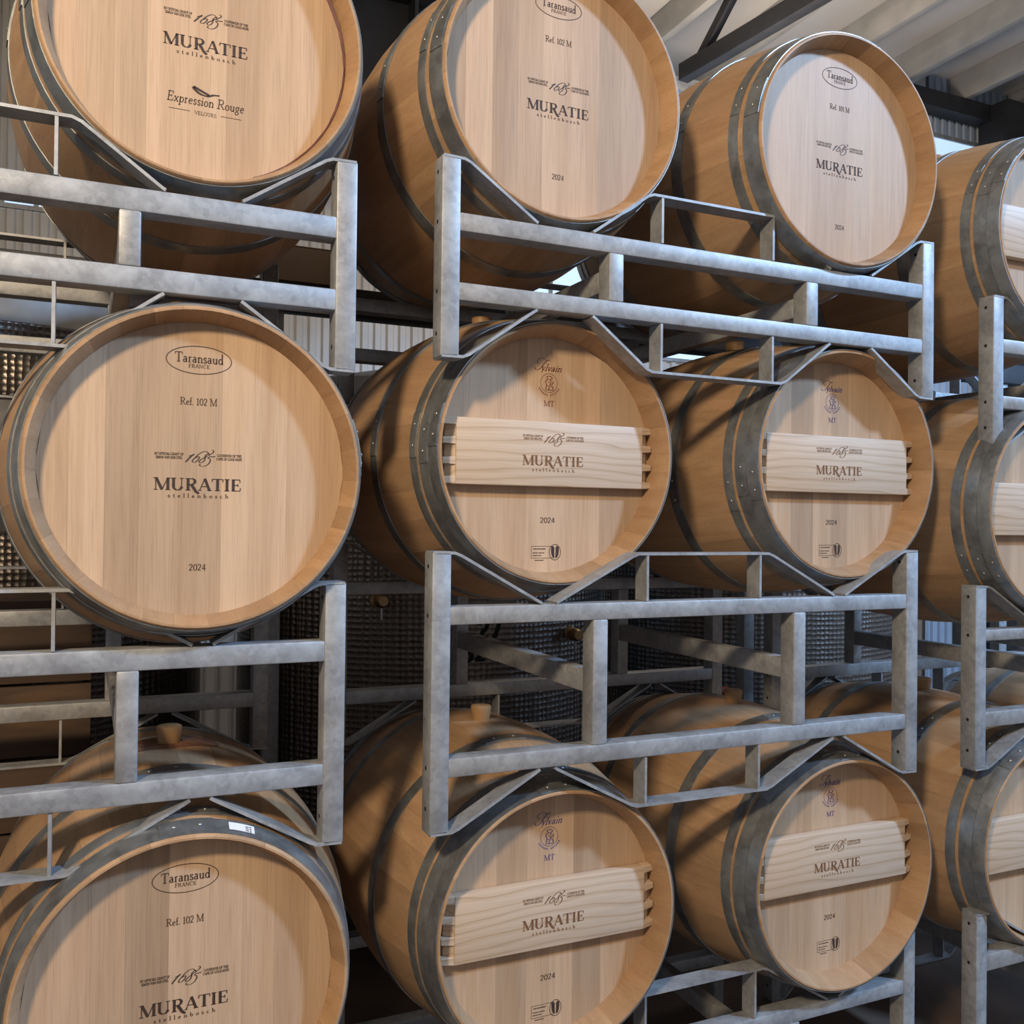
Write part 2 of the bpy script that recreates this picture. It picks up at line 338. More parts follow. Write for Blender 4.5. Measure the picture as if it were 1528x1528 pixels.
def script_year(ink, cx, zb):
    """flowing slanted year with a swash over the 8 and a tail under the 5"""
    k=.0230/200; q=lambda *P:[(cx-.0262+(x-575)*k, zb+(285-y)*k) for x,y in P]
    t,T=.0005,.0020
    ink.spline(q((625,190),(665,172),(715,152)),t,.0012); ink.spline(q((712,152),(670,185),(620,240),(582,282)),.0016,.0026)
    ink.spline(q((942,140),(905,108),(855,106),(785,148),(722,212),(684,258),(700,283),(742,270),(782,226),(790,196),(768,190),(735,212)),t,T)
    ink.spline(q((948,162),(928,136),(884,170),(880,205),(868,245),(835,278),(797,285),(790,262),(830,226),(902,180),(962,145),(1006,110),(1004,84),(972,80)),t,T)
    ink.spline(q((1035,178),(990,184),(940,186)),.0012,.0016)
    ink.spline(q((944,188),(924,206),(956,222),(955,262),(920,312),(862,342),(806,337),(795,316),(816,308)),t,T)
def brand_block(ink, cx, zb):
    """year, two lines of small capitals each side, name and place; zb = baseline of the name"""
    script_year(ink, cx+.002, zb+.0515)
    text(ink,'BY OFFICIAL GRANT OF',cx-.052,zb+.0635,.050,.0046,.2,.12)
    text(ink,'SIMON VAN DER STEL',cx-.052,zb+.0570,.046,.0046,.2,.12)
    text(ink,'GOVERNOR OF THE',cx+.054,zb+.0635,.044,.0046,.2,.12)
    text(ink,'CAPE OF GOOD HOPE',cx+.054,zb+.0570,.046,.0046,.2,.12)
    text(ink,'MURATIE',cx,zb,.155,.0222,.195,.05,special='long')
    text(ink,'stellenbosch',cx,zb-.0135,.107,.0078,.13,.06,track=.45)
def oval_block(ink, cx, cz):
    n=48; a=[(cx+.0575*math.cos(2*PI*i/n),cz+.0255*math.sin(2*PI*i/n)) for i in range(n+1)]
    ink.path(a,.0013,.0013)
    text(ink,'Taransaud',cx,cz-.005,.086,.0185,.13,.055)
    text(ink,'FRANCE',cx,cz-.0145,.038,.0068,.14,.06)
def crest_block(ink, cx, cz):
    """flowing name over a round crest with a ring of tiny letters beneath"""
    q=lambda *P:[(cx+(x-700)*9.96e-5, cz+(745-y)*8.77e-5) for x,y in P]
    ink.spline(q((712,138),(648,150),(570,250),(500,350),(430,408),(368,416),(334,384),(350,360)),.0006,.0021)
    ink.spline(q((715,150),(640,165),(560,118),(470,118),(402,180),(410,240),(465,262)),.0006,.0013)
    text(ink,'ylvain',cx+.0045,cz+.0272,.053,.0168,.13,.07,shear=.45)
    ink.arc(cx,cz,.0215,.0215,0,360,.0009,.0009,32)
    ink.spline([(cx-.008,cz-.014),(cx-.006,cz-.004),(cx-.009,cz+.004),(cx-.003,cz+.009),(cx-.006,cz+.014),(cx+.002,cz+.016),(cx+.008,cz+.012),(cx+.003,cz+.008)],.001,.0022)
    ink.spline([(cx-.001,cz+.009),(cx+.007,cz+.004),(cx+.011,cz+.001),(cx+.006,cz-.003)],.001,.002)
    ink.spline([(cx-.004,cz+.002),(cx+.004,cz+.001),(cx+.003,cz-.005),(cx+.009,cz-.008),(cx+.010,cz-.014)],.001,.0024)
    ink.spline([(cx-.005,cz-.006),(cx+.001,cz-.008),(cx-.001,cz-.015),(cx+.003,cz-.016)],.001,.002)
    ink.line(cx-.010,cz-.016,cx+.012,cz-.016,.0012)
    for k in range(13):
        t=math.radians(208+k*124/12); r=.0275
        if k==6: continue
        c_,s_=math.cos(t),math.sin(t); ink.line(cx+(r-.002)*c_,cz+(r-.002)*s_,cx+(r+.0022)*c_,cz+(r+.0022)*s_,.0022)
    text(ink,'MT',cx+.001,cz-.053,.027,.0125,.13,.05)
def seal_block(ink, cx, cz):
    """boxed lines of small print with a dark oval seal holding a leaf"""
    x0,x1=cx-.040,cx+.014
    for z in (.0145,-.0125): ink.line(x0,cz+z,x1,cz+z,.0008)
    ink.line(x0,cz-.0125,x0,cz+.0145,.0008)
    def dashes(z,parts,h):                      # lines of print too small to read
        for a_,b_ in parts: ink.line(x0+a_,cz+z,x0+b_,cz+z,h)
    dashes(.0085,((.005,.0115),(.013,.0165),(.017,.022),(.0225,.036)),.0020)
    dashes(-.0005,((.003,.009),(.0095,.0165),(.018,.0265),(.0272,.033)),.0016)
    dashes(-.0065,((.003,.0105),(.011,.0155),(.0165,.025)),.0016)
    dashes(-.0175,((.009,.020),(.0206,.031)),.0016)
    n=28; ox,oz=cx+.020,cz+.001
    ring=lambda a_,b_:[(ox+a_*math.cos(2*PI*i/n),oz+b_*math.sin(2*PI*i/n)) for i in range(n)]
    o1,i1=ring(.0150,.0185),ring(.0138,.0172)
    for k in range(n): ink.poly([o1[k],o1[(k+1)%n],i1[(k+1)%n],i1[k]])
    for s_ in (-1,1):                            # dark seal split by a pale vein
        ink.poly([(ox+s_*x,oz+z) for x,z in ((.0012,-.0135),(.0055,-.0125),(.0088,-.005),(.0100,.004),(.0095,.012),(.0045,.0145),(.0016,.010),(.0020,.002))])
def ink_mesh(name, ink, y, mat):
    return mesh_data(name,[(a,y,b) for a,b in ink.v],[f for f in ink.f],mat)

# ---------------------------------------------------------------- the barrel kit (local: y=0 at front rim, axis +y)
BL, RB, RR = 0.95, 0.357, 0.29
def prof(y):
    s=2*y/BL-1; return RB-(RB-RR)*s*s
NST=30
def make_staves():
    rnd=random.Random(3); wd=[rnd.uniform(.75,1.25) for _ in range(NST)]; t=sum(wd); wd=[x/t*2*PI for x in wd]
    ys=[0,.003,.050,.092,.10,.16,.23,.31,.42,.53,.64,.72,.79,.85,.858,.90,.947,BL]
    out=[]; a=0
    for wi in wd:
        h=wi/2-.0003; V=[];F=[]; na=4
        for y in ys:
            e=min(y,BL-y); ro=prof(y)-(.0025 if e<.001 else 0)
            ri=.2835-(e/.050)*.0155 if e<=.0501 else (.268 if e<.0921 else prof(y)-.026)
            for k in range(na): 
                t_=-h+2*h*k/(na-1); V.append((ro*math.sin(t_),y,ro*math.cos(t_)))
            for k in range(na):
                t_=-h+2*h*k/(na-1); V.append((ri*math.sin(t_),y,ri*math.cos(t_)))
        w_=2*na
        for i in range(len(ys)-1):
            o=i*w_;p=o+w_
            for k in range(na-1):
                F.append((o+k,o+k+1,p+k+1,p+k)); F.append((o+na+k+1,o+na+k,p+na+k,p+na+k+1))
            F.append((o,p,p+na,o+na)); F.append((o+na-1,o+w_-1,p+w_-1,p+na-1))
        for k in range(na-1):
            F.append((k+1,k,na+k,na+k+1)); e=(len(ys)-1)*w_; F.append((e+k,e+k+1,e+na+k+1,e+na+k))
        bm=bmesh.new(); me=mesh_data('stave',V,F); bm.from_mesh(me); bpy.data.meshes.remove(me)
        out.append((a+wi/2,bm_data('stave',bm,MT['stave'],35))); a+=wi
    return out
STAVES=make_staves()
def hoop_mesh(y0,y1,lap=True):
    n=96; V=[];F=[]; ys=[y0,y0,(y0+y1)/2,y1,y1]
    offs=[.0002,.0022,.0026,.0022,.0002]
    for y,o in zip(ys,offs):
        for k in range(n):
            t=2*PI*k/n; r=prof(y)+o; V.append((r*math.sin(t),y,r*math.cos(t)))
    for i in range(4):
        for k in range(n): F.append((i*n+k,(i+1)*n+k,(i+1)*n+(k+1)%n,i*n+(k+1)%n))
    # lap joint: short doubled piece at angle 0
    b=len(V); m_=8
    for y,o in ((y0+.0015,.0022),(y0+.0015,.0042),(y1-.0015,.0042),(y1-.0015,.0022)):
        for k in range(m_+1):
            t=math.radians(-9+18*k/m_); r=prof(y)+o; V.append((r*math.sin(t),y,r*math.cos(t)))
    for i in range(3):
        for k in range(m_):
            q=b+i*(m_+1)+k; F.append((q,q+m_+1,q+m_+2,q+1))
    F.append((b,b+m_+1,b+2*(m_+1),b+3*(m_+1))); F.append((b+m_,b+3*(m_+1)+m_,b+2*(m_+1)+m_,b+m_+1+m_))
    bm=bmesh.new(); me=mesh_data('hoop',V,F); bm.from_mesh(me); bpy.data.meshes.remove(me)
    return bm_data('hoop',bm,MT['hoop'],35)
def dome(name,r,h,mat,n=10):
    pr=[(0,r),(h*.5,r*.9),(h*.85,r*.55),(h,r*.12)]
    v,f=lathe(pr,n,'Z'); return mesh_data(name,v,f,mat,60)
RIVET=dome('rivet',.0042,.0022,MT['rivet'])
HOOPS={'T':[(.006,.050),(.066,.093),(.252,.290)],'S':[(.002,.0352),(.0358,.070),(.080,.107),(.270,.306)]}
HM={k:[(a,b,hoop_mesh(a,b)) for a,b in v+[(BL-b,BL-a) for a,b in v]] for k,v in HOOPS.items()}
HEAD_R=.2685
def head_boards(edges, y, th=.020):
    out=[]
    for a,b in zip(edges[:-1],edges[1:]):
        a+=.00008; b-=.00008; n=7; xs=[a+(b-a)*i/n for i in range(n+1)]
        zt=[math.sqrt(max(HEAD_R**2-x*x,1e-6)) for x in xs]
        loop=[(x,-z) for x,z in zip(xs,zt)]+[(x,z) for x,z in zip(xs[::-1],zt[::-1])]
        m_=len(loop); V=[(x,y,z) for x,z in loop]+[(x,y+th,z) for x,z in loop]
        F=[tuple(range(m_)),tuple(range(2*m_-1,m_-1,-1))]+[(i,i+m_,(i+1)%m_+m_,(i+1)%m_) for i in range(m_)]
        bm=bmesh.new(); me=mesh_data('head_board',V,F); bm.from_mesh(me); bpy.data.meshes.remove(me)
        out.append(bm_data('head_board',bm,MT['head']))
    return out
HY={'T':.048,'S':.068}
HEAD_R_=HEAD_R
HB={'T':head_boards([-.2684,-.218,-.159,-.103,-.03,.04,.1,.16,.223,.2684],.048),
    'S':head_boards([-.2684,-.205,-.135,-.062,-.002,.055,.128,.196,.2684],.068)}
v_,f_=lathe([(0,HEAD_R),(.02,HEAD_R)],48,'Y'); BACKHEAD=mesh_data('back_head',v_,f_,MT['head'])
v_,f_=lathe([(-.03,.021),(.008,.024),(.028,.0275),(.034,.0268),(.036,.024)],28,'Z'); BUNG=mesh_data('bung',v_,f_,MT['bung'],40)
# crossbar
def bar_meshes():
    bm=box_bm(-.236,.236,.040,.0665,-.073,.073,.003)
    main=bm_data('crossbar',bm,MT['bar'],40)
    # one comb finger: a wedge tapering towards the stave
    V=[(0,0,-.009),(0,0,.009),(0,.024,.009),(0,.024,-.009),(.029,.006,-.0065),(.029,.006,.0065),(.029,.024,.008),(.029,.024,-.008)]
    F=[(0,1,2,3),(7,6,5,4),(0,4,5,1),(1,5,6,2),(2,6,7,3),(3,7,4,0)]
    def fm(flip):
        b=bmesh.new(); me=mesh_data('comb_finger',[((-x if flip else x),y,z) for x,y,z in V],F); b.from_mesh(me); bpy.data.meshes.remove(me)
        bmesh.ops.bevel(b,geom=list(b.edges),offset=.001,segments=1,affect='EDGES')
        return bm_data('comb_finger',b,MT['bar'])
    # recessed sloping cheek between the fingers
    def cheek(flip):
        s=-1 if flip else 1
        V=[(0,.004,-.013),(0,.004,.013),(.020*s,.019,.013),(.020*s,.019,-.013),(0,.026,-.013),(0,.026,.013),(.020*s,.026,.013),(.020*s,.026,-.013)]
        b=bmesh.new(); me=mesh_data('comb_cheek',V,[(0,1,2,3),(7,6,5,4),(0,4,5,1),(1,5,6,2),(2,6,7,3),(3,7,4,0)]); b.from_mesh(me); bpy.data.meshes.remove(me)
        return bm_data('comb_cheek',b,MT['bar'])
    return main,fm(True),fm(False),cheek(True),cheek(False)
BAR,FING_L,FING_R,CHK_L,CHK_R=bar_meshes()
# shared print meshes
def mk(fn,y,mat):
    k=Ink(); fn(k); return ink_mesh('lettering',k,y,mat)
YT,YS,YB=HY['T']-.0006,HY['S']-.0006,.040-.0006
P_brand=mk(lambda k:brand_block(k,0,-.040),YT,MT['print'])
P_oval=mk(lambda k:oval_block(k,-.002,.200),YT,MT['print'])
P_ref102=mk(lambda k:text(k,'Ref. 102 M',-.002,.117,.066,.0135,.12,.05),YT,MT['print'])
P_ref101=mk(lambda k:text(k,'Ref. 101 M',-.002,.117,.066,.0135,.12,.05),YT,MT['print'])
P_year=mk(lambda k:text(k,'2024',.0,-.187,.030,.0125,.12,.05),YT,MT['print'])
def rouge(k):
    brand_block(k,.002,-.026)
    k.spline([(-.022,-.098),(-.010,-.108),(.004,-.111),(.016,-.107),(.027,-.106)],.002,.006); k.spline([(-.020,-.097),(-.006,-.103),(.008,-.109)],.003,.006)
    text(k,'Expression Rouge',.002,-.131,.141,.0185,.105,.055,shear=.12)
    text(k,'VELOURS',.002,-.149,.040,.0068,.10,.07)
    k.line(-.064,-.1445,-.026,-.1445,.0008); k.line(.030,-.1445,.068,-.1445,.0008)
P_rouge=mk(rouge,YT,MT['print'])
P_crest={c:mk(lambda k:crest_block(k,0,.165),YS,MT[c]) for c in ('red_print','blue_print')}
P_syear=mk(lambda k:text(k,'2024',0,-.155,.038,.0128,.12,.07),YS,MT['print'])
P_seal=mk(lambda k:seal_block(k,0,-.223),YS,MT['print'])
P_bar=mk(lambda k:brand_block(k,0,-.026),YB,MT['burn'])
V=[];F=[]; rr=random.Random(5); w1=.001
for k in range(81):
    t=math.radians(-70+190*k/80); e=math.sin(PI*k/80)
    w1=min(.006,max(.0012,w1+rr.uniform(-.0011,.0012)))
    for r,y in ((.2678,HY['T']-.004*e),(.2676-w1*e-.0004,HY['T']-.0007)): V.append((r*math.sin(PI/2-t),y,r*math.cos(PI/2-t)))
    if k: F.append((2*k-2,2*k-1,2*k+1,2*k))
RING=mesh_data('wine_stain',V,F,MT['stain'])

def barrel(pos, kind, label, turn=0.0, lap=10, prints='', crest='blue_print', bar_dz=0.0, head_dz=0.0, rivets=True, seed=0, group='oak barrels on the racks'):
    X,Y,Z=pos
    root=bpy.data.objects.new('oak_barrel',None); COL.objects.link(root)
    root.location=(X,Y+BL/2,Z-RB); root.empty_display_size=.1
    tag(root,label,'barrel',group)
    L=(0,-BL/2,RB)
    for a,me in STAVES: put('stave',me,root,L,(0,a+turn,0))
    for i,(a,b,me) in enumerate(HM[kind]):
        jit=math.radians(lap+((i*37+seed*11)%7-3)*(1.3 if i<len(HM[kind])//2 else 9))
        h=put('hoop',me,root,L,(0,jit,0))
        front=i<len(HM[kind])//2
        if front and rivets:
            for s in (-1,1):
                y=(a+b)/2; r=prof(y)+.0042; t=math.radians(4.3*s)
                q=put('rivet',RIVET,h,(r*math.sin(t),y,r*math.cos(t)),(0,t,0))
    mir=(seed%2==1)
    for me in HB[kind]: put('head_board',me,root,L,(0,PI if mir else 0,0))
    put('back_head',BACKHEAD,root,(0,BL/2-.07,RB))
    put('bung',BUNG,root,(0,0,2*RB))
    H=(0,-BL/2,RB+head_dz)
    if kind=='T':
        for c in prints: put('lettering',{'b':P_brand,'o':P_oval,'2':P_ref102,'1':P_ref101,'y':P_year,'r':P_rouge}[c],root,H)
    else:
        put('lettering',P_crest[crest],root,H); put('lettering',P_syear,root,H); put('lettering',P_seal,root,H)
        bar=put('crossbar',BAR,root,(0,-BL/2,RB+head_dz+bar_dz)); bar['label']='pale wooden crossbar with comb-cut ends'
        put('lettering',P_bar,bar)
        for z in (.064,.022,-.022,-.064):
            put('comb_finger',FING_L,bar,(-.235,.0415,z)); put('comb_finger',FING_R,bar,(.235,.0415,z))
        for z in (.043,0,-.043):
            put('comb_cheek',CHK_L,bar,(-.2355,.0405,z)); put('comb_cheek',CHK_R,bar,(.2355,.0405,z))
    return root

# ---------------------------------------------------------------- racks
TUBE=.05; RYD=.88
def strap_mesh(pts, y0, y1, th=.006):
    """flat bar bent along pts (x,z) with real thickness"""
    n=len(pts); L=[];R=[]
    for i,p in enumerate(pts):
        a=Vector(pts[max(i-1,0)]);b=Vector(pts[min(i+1,n-1)]);p=Vector(p)
        d=(b-a).normalized(); nn=Vector((-d.y,d.x))
        L.append(p+nn*th/2);R.append(p-nn*th/2)
    V=[];F=[]
    for l,r in zip(L,R): V+=[(l.x,y0,l.y),(r.x,y0,r.y),(r.x,y1,r.y),(l.x,y1,l.y)]
    for i in range(n-1):
        o=4*i
        for k in range(4): F.append((o+k,o+(k+1)%4,o+4+(k+1)%4,o+4+k))
    F+=[(3,2,1,0),(4*n-4,4*n-3,4*n-2,4*n-1)]
    bm=bmesh.new(); me=mesh_data('s',V,F); bm.from_mesh(me); bpy.data.meshes.remove(me)
    return bm_data('cradle_strap',bm,MT['galv'])
HOLE=None
def rack(xc, hw, z, gap, label, group='galvanised barrel racks', cross=True, dy=0.0):
    """xc centre, hw half width, z=(post top, rail tops and bottoms ..., post bottom), gap = half width of the cradle valley"""
    z0,z1,z2,z3,z4,z5=z
    root=bpy.data.objects.new('barrel_rack',None); COL.objects.link(root); root.location=(xc,RYD/2+dy,z5)
    root.empty_display_size=.1; tag(root,label,'barrel rack',group)
    L=(0,-RYD/2,-z5); bx=.407; pw=.042; bend=.187; st=.28
    for (ya,yb) in ((0,TUBE),(RYD-TUBE,RYD)):
        for s in (-1,1):
            xa,xb=sorted((s*hw,s*(hw-pw)))
            p=put('post',bm_data('post',box_bm(xa,xb,ya,yb,z5,z0,.004),MT['galv'],40),root,L)
            xs=-hw-.0006 if s<0 else hw-pw-.0006
            for hz in (z0-.03,(z1+z2)/2,(z3+z4)/2,z5+.05):
                if s<0 or ya==0:
                    v,f=lathe([(0,.0045),(.0005,.0045)],10,'Y'); me=mesh_data('bolt_hole',[(y,x,zz) for x,y,zz in v],f,MT['hole'])
                    put('bolt_hole',me,p,(xs,(ya+yb)/2,hz))
            xa,xb=sorted((s*(st-.019),s*(st+.019)))
            put('spacer',bm_data('spacer',box_bm(xa,xb,ya,yb,z3-.001,z2+.001,.004),MT['galv'],40),root,L)
        put('rail',bm_data('rail',box_bm(-hw+pw-.002,hw-pw+.002,ya+.001,yb-.001,z2,z1,.004),MT['galv'],40),root,L)
        put('rail',bm_data('rail',box_bm(-hw+pw-.002,hw-pw+.002,ya+.001,yb-.001,z4,z3,.004),MT['galv'],40),root,L)
        for top in (True,False):
            zt=z0-.003 if top else z5+.003; zr=z1+.001 if top else z4-.001; sg=1 if top else -1
            ft=zt-sg*.003
            def sm(pts): return strap_mesh(pts,ya,yb)
            for s in (-1,1):
                put('cradle_strap',sm([(s*(hw-.003),zt+sg*.0015),(s*(hw-pw-.008),zt+sg*.0005),(s*(hw-pw-.022),zt-sg*.005),(s*(bx+gap+.004),zr+sg*.006),(s*(bx+gap-.004),zr+sg*.001)]),root,L)
            pts=[]
            for s in (-1,1):
                seg=[(s*(bx-gap+.004),zr+sg*.001),(s*(bx-gap-.004),zr+sg*.006),(s*(bend+.012),ft-sg*.006),(s*(bend-.004),ft)]
                pts+=seg if s<0 else seg[::-1]
            put('cradle_strap',sm(pts),root,L)
            for s in (-1,1):
                x=s*(bend-.028)
                a,b=sorted((ft-sg*.002,zr))
                put('strap_plate',bm_data('strap_plate',box_bm(x-.003,x+.003,ya+.001,yb-.001,a,b),MT['galv']),root,L)
    zc=(z2+z3)/2
    if cross:
        for s in (-1,1):
            put('cross_tube',bm_data('cross_tube',box_bm(s*st-.0185,s*st+.0185,TUBE-.001,RYD-TUBE+.001,zc-.028,zc+.022,.004),MT['galv'],40),root,L)
            put('cross_tube',bm_data('cross_tube',box_bm(s*(hw-pw/2)-.018,s*(hw-pw/2)+.018,TUBE-.001,RYD-TUBE+.001,zc-.02,zc+.02,.004),MT['galv'],40),root,L) if False else None
    return root

# ---------------------------------------------------------------- the setting
FZ=-1.72; WY=3.4; RZ=3.4
def struct(o): o['kind']='structure'; return o
struct(box('floor',-7,12,-7,5.5,FZ-.1,FZ,MT['floor']))
def corrugated(name,x0,x1,z0,z1,y,mat,pitch=.076,amp=.009):
    V=[];F=[];xs=[(x0,0)]
    for i in range(int(math.floor(x0/pitch)),int(math.ceil(x1/pitch))+1):   # ribs on one common grid
        for fx,h in ((0,0),(.32,0),(.45,1),(.87,1)):
            x=(i+fx)*pitch
            if x0+.001<x<x1-.001: xs.append((x,h))
    xs.append((x1,0))
    for x,h in xs: V+=[(x,y-amp*(2*h-1),z0),(x,y-amp*(2*h-1),z1)]
    for i in range(len(xs)-1): F.append((2*i,2*i+2,2*i+3,2*i+1))
    # back skin gives the sheet a thickness
    b=len(V); V+=[(x0,y+.03,z0),(x1,y+.03,z0),(x1,y+.03,z1),(x0,y+.03,z1)]; F.append((b,b+3,b+2,b+1))
    return mesh_data(name,V,F,mat)
WB=5.2; WX=5.75
wall=struct(put('wall_back',corrugated('wall_back',-7,WX,FZ,1.39,WB,MT['cladding'],.10,.012)))
for a in ((-7,-1.8,1.39,RZ),(.02,2.9,1.39,RZ),(2.9,5.6,2.28,RZ),(5.6,WX,1.39,RZ),(-1.8,.02,1.39,1.98),(-1.8,.02,2.17,RZ)):
    put('cladding_sheet',corrugated('cladding_sheet',*a,WB,MT['cladding'],.10,.012),wall)
wall2=struct(put('wall_right',corrugated('wall_right',WX,12,FZ,2.72,WY,MT['daylit_cladding'])))
put('cladding_sheet',corrugated('cladding_sheet',WX,12,2.96,RZ,WY,MT['daylit_cladding']),wall2)
struct(box('wall_return',WX,WX+.05,WY+.04,WB+.04,FZ,RZ,MT['cladding']))
def window(i,x0,x1,z0,z1,n,wy):
    wn=struct(box('window_%d'%i,x0,x1,wy-.012,wy+.0,z1-.03,z1,MT['galv']))
    box('window_sill',x0,x1,wy-.03,wy,z0,z0+.03,MT['galv'],wn)
    for k in range(n+1):
        x=x0+(x1-x0)*k/n; box('mullion',x-.015,x+.015,wy-.02,wy,z0+.03,z1-.03,MT['galv'],wn)
    for k in range(n):
        xa=x0+(x1-x0)*k/n+.015; xb=x0+(x1-x0)*(k+1)/n-.015
        box('pane',xa,xb,wy+.002,wy+.008,z0+.03,z1-.03,MT['pane'],wn)
window(1,2.9,5.6,1.39,2.28,5,WB); window(2,WX,8.5,2.72,2.96,4,WY); window(3,-1.8,.02,1.98,2.17,9,WB)
struct(box('ceiling',-7,12,-.5,5.5,RZ,RZ+.03,MT['roof']))
for k in range(-10,14):
    x=4.67+.636*k
    p=put('trim_purlin',bm_data('purlin',box_bm(x,x+.06,-.5,(WY if x>5.6 else 5.2)-.02,RZ-.205,RZ-.002,.006),MT['purlin'],40)); p.name='trim_%d'%(k+11); struct(p)
struct(box('trim_30',5.0,12,WY-.16,WY-.03,RZ-.33,RZ-.206,MT['black']))
struct(box('trim_31',6.22,6.5,WY-.30,WY-.05,FZ,RZ-.21,MT['black']))
# roof truss: chords and webs of black steel
truss=bpy.data.objects.new('roof_truss',None); COL.objects.link(truss); truss.location=(3.53,3.3,2.86); tag(truss,'black steel roof truss under the pale ceiling sheets','truss')
def bar3(name,a,b,w,h,mat,parent,off):
    a=Vector(a)-off; b=Vector(b)-off; d=(b-a); Ln=d.length
    o=put(name,bm_data(name,box_bm(-w/2,w/2,0,Ln,-h/2,h/2,.004),mat,40),parent,a)
    o.rotation_mode='QUATERNION'; o.rotation_quaternion=d.to_track_quat('Y','Z'); return o
off=Vector((3.53,3.3,2.86))
bar3('lower_chord',(3.46,3.33,2.90),(3.95,-.6,2.90),.08,.11,MT['black'],truss,off)
bar3('upper_chord',(3.46,3.33,3.36),(3.95,-.6,3.36),.07,.07,MT['black'],truss,off)
for k in range(4):
    y=3.2-k*.95; x=3.46+(3.33-y)*.125
    bar3('web',(x,y,2.90),(x+.059,y-.475,3.36),.05,.06,MT['black'],truss,off); bar3('web',(x+.059,y-.475,3.36),(x+.119,y-.95,2.90),.05,.06,MT['black'],truss,off)
struct(box('trim_32',2.4,4.7,3.42,3.5,2.84,2.93,MT['galv']))

# ---------------------------------------------------------------- steel tanks behind the racks
def tank(x,y,r,z1,label,text_marks=None,valves=()):
    root=bpy.data.objects.new('steel_tank',None); COL.objects.link(root); root.location=(x,y,FZ); tag(root,label,'tank','steel tanks behind the racks')
    h=z1-FZ
    v,f=lathe([(.25,r*.98),(.27,r),(h-.62,r),(h-.60,r*1.004),(h-.58,r),(h-.04,r),(h,r*.97),(h+.12,r*.3),(h+.13,.1)],72,'Z'); put('shell',mesh_data('shell',v,f,MT['steel'],40),root)
    v,f=lathe([(.55,r+.001),(.555,r+.014),(1.62,r+.014),(1.625,r+.001)],72,'Z',False); put('cooling_jacket',mesh_data('cooling_jacket',v,f,MT['dimple'],40),root)
    v,f=lathe([(h-.36,r+.001),(h-.355,r+.014),(h-.12,r+.014),(h-.115,r+.001)],72,'Z',False); put('cooling_jacket',mesh_data('cooling_jacket',v,f,MT['dimple'],40),root)
    for k in range(3):
        t=2*PI*k/3+.5; v,f=lathe([(0,.05),(.3,.045)],16,'Z'); put('leg',mesh_data('leg',v,f,MT['steel'],40),root,(r*.75*math.cos(t),r*.75*math.sin(t),0))
    for (vx,vz) in valves:
        dx=vx-x; dy=-math.sqrt(r*r-dx*dx)
        v,f=lathe([(-.10,.018),(-.085,.026),(-.06,.026),(-.055,.015),(-.03,.015),(-.025,.03),(0.01,.03)],18,'Y'); va=put('valve',mesh_data('valve',v,f,MT['brass'],40),root,(dx,dy,vz-FZ))
        put('lever',bm_data('lever',box_bm(-.004,.004,-.075,-.067,-.07,0,.001),MT['rivet']),va)
    if text_marks:
        k=Ink()
        for s,tx,tz in text_marks: text(k,s,tx-x,tz,.10,.07,.2,.16)
        put('lettering',mesh_data('lettering',[(a,-math.sqrt((r+.0165)**2-a*a),b-FZ) for a,b in k.v],k.f,MT['hole']),root)
    return root
tank(1.35,2.28,.80,.50,'stainless steel tank with numbers and valves behind the middle rack',[('27',1.335,-.485),('32',1.275,-.57)],[(.93,-.34),(1.72,-.49)])
tank(3.10,2.28,.80,.62,'stainless steel tank with dimpled jacket behind the right rack')
tank(-.42,2.42,.80,.70,'stainless steel tank with shiny upper jacket behind the left barrels')
cr=bpy.data.objects.new('wooden_crate',None); COL.objects.link(cr); cr.location=(-.62,1.28,FZ); tag(cr,'dark brown wooden crate standing behind the left rack','crate')
for k in range(7):
    put('plank',bm_data('plank',box_bm(-.55,.58,-.22,-.195,.02+k*.2,.212+k*.2,.003),MT['crate'],40),cr)
    put('plank',bm_data('plank',box_bm(.555,.58,-.194,.22,.02+k*.2,.212+k*.2,.003),MT['crate'],40),cr)
put('lid',bm_data('lid',box_bm(-.56,.59,-.23,.23,1.42,1.445,.003),MT['crate'],40),cr)
# dark walkway frame between the racks and the tanks
wf=bpy.data.objects.new('walkway_frame',None); COL.objects.link(wf); wf.location=(1.2,1.24,FZ); tag(wf,'dark steel frame with posts and beam between racks and tanks','frame')
put('beam',bm_data('beam',box_bm(-2.6,2.8,-.04,.04,.62-FZ,.71-FZ,.004),MT['black'],40),wf)
for px in (-2.55,-.72,1.15,2.6):
    put('post',bm_data('post',box_bm(px-.025,px+.025,-.025,.025,0,.619-FZ,.003),MT['galv'],40),wf)
gd=bpy.data.objects.new('steel_girder',None); COL.objects.link(gd); gd.location=(1.4,3.1,2.2); tag(gd,'dark steel girder high up between the two leftmost top barrels','girder')
put('web',bm_data('web',box_bm(-1.2,1.0,-.02,.02,.04,.56),MT['black']),gd)
for zz in (0,.56): put('flange',bm_data('flange',box_bm(-1.2,1.0,-.16,.16,zz,zz+.045,.004),MT['black'],40),gd)
for k in range(6): put('stiffener',bm_data('stiffener',box_bm(-1.1+k*.4,-1.08+k*.4,-.14,-.021,.046,.559),MT['black']),gd)
# cardboard box on the tank shoulder
cb=bpy.data.objects.new('cardboard_box',None); COL.objects.link(cb); cb.location=(.55,1.25,.711); tag(cb,'brown cardboard box on the dark beam below the top left barrel','box')

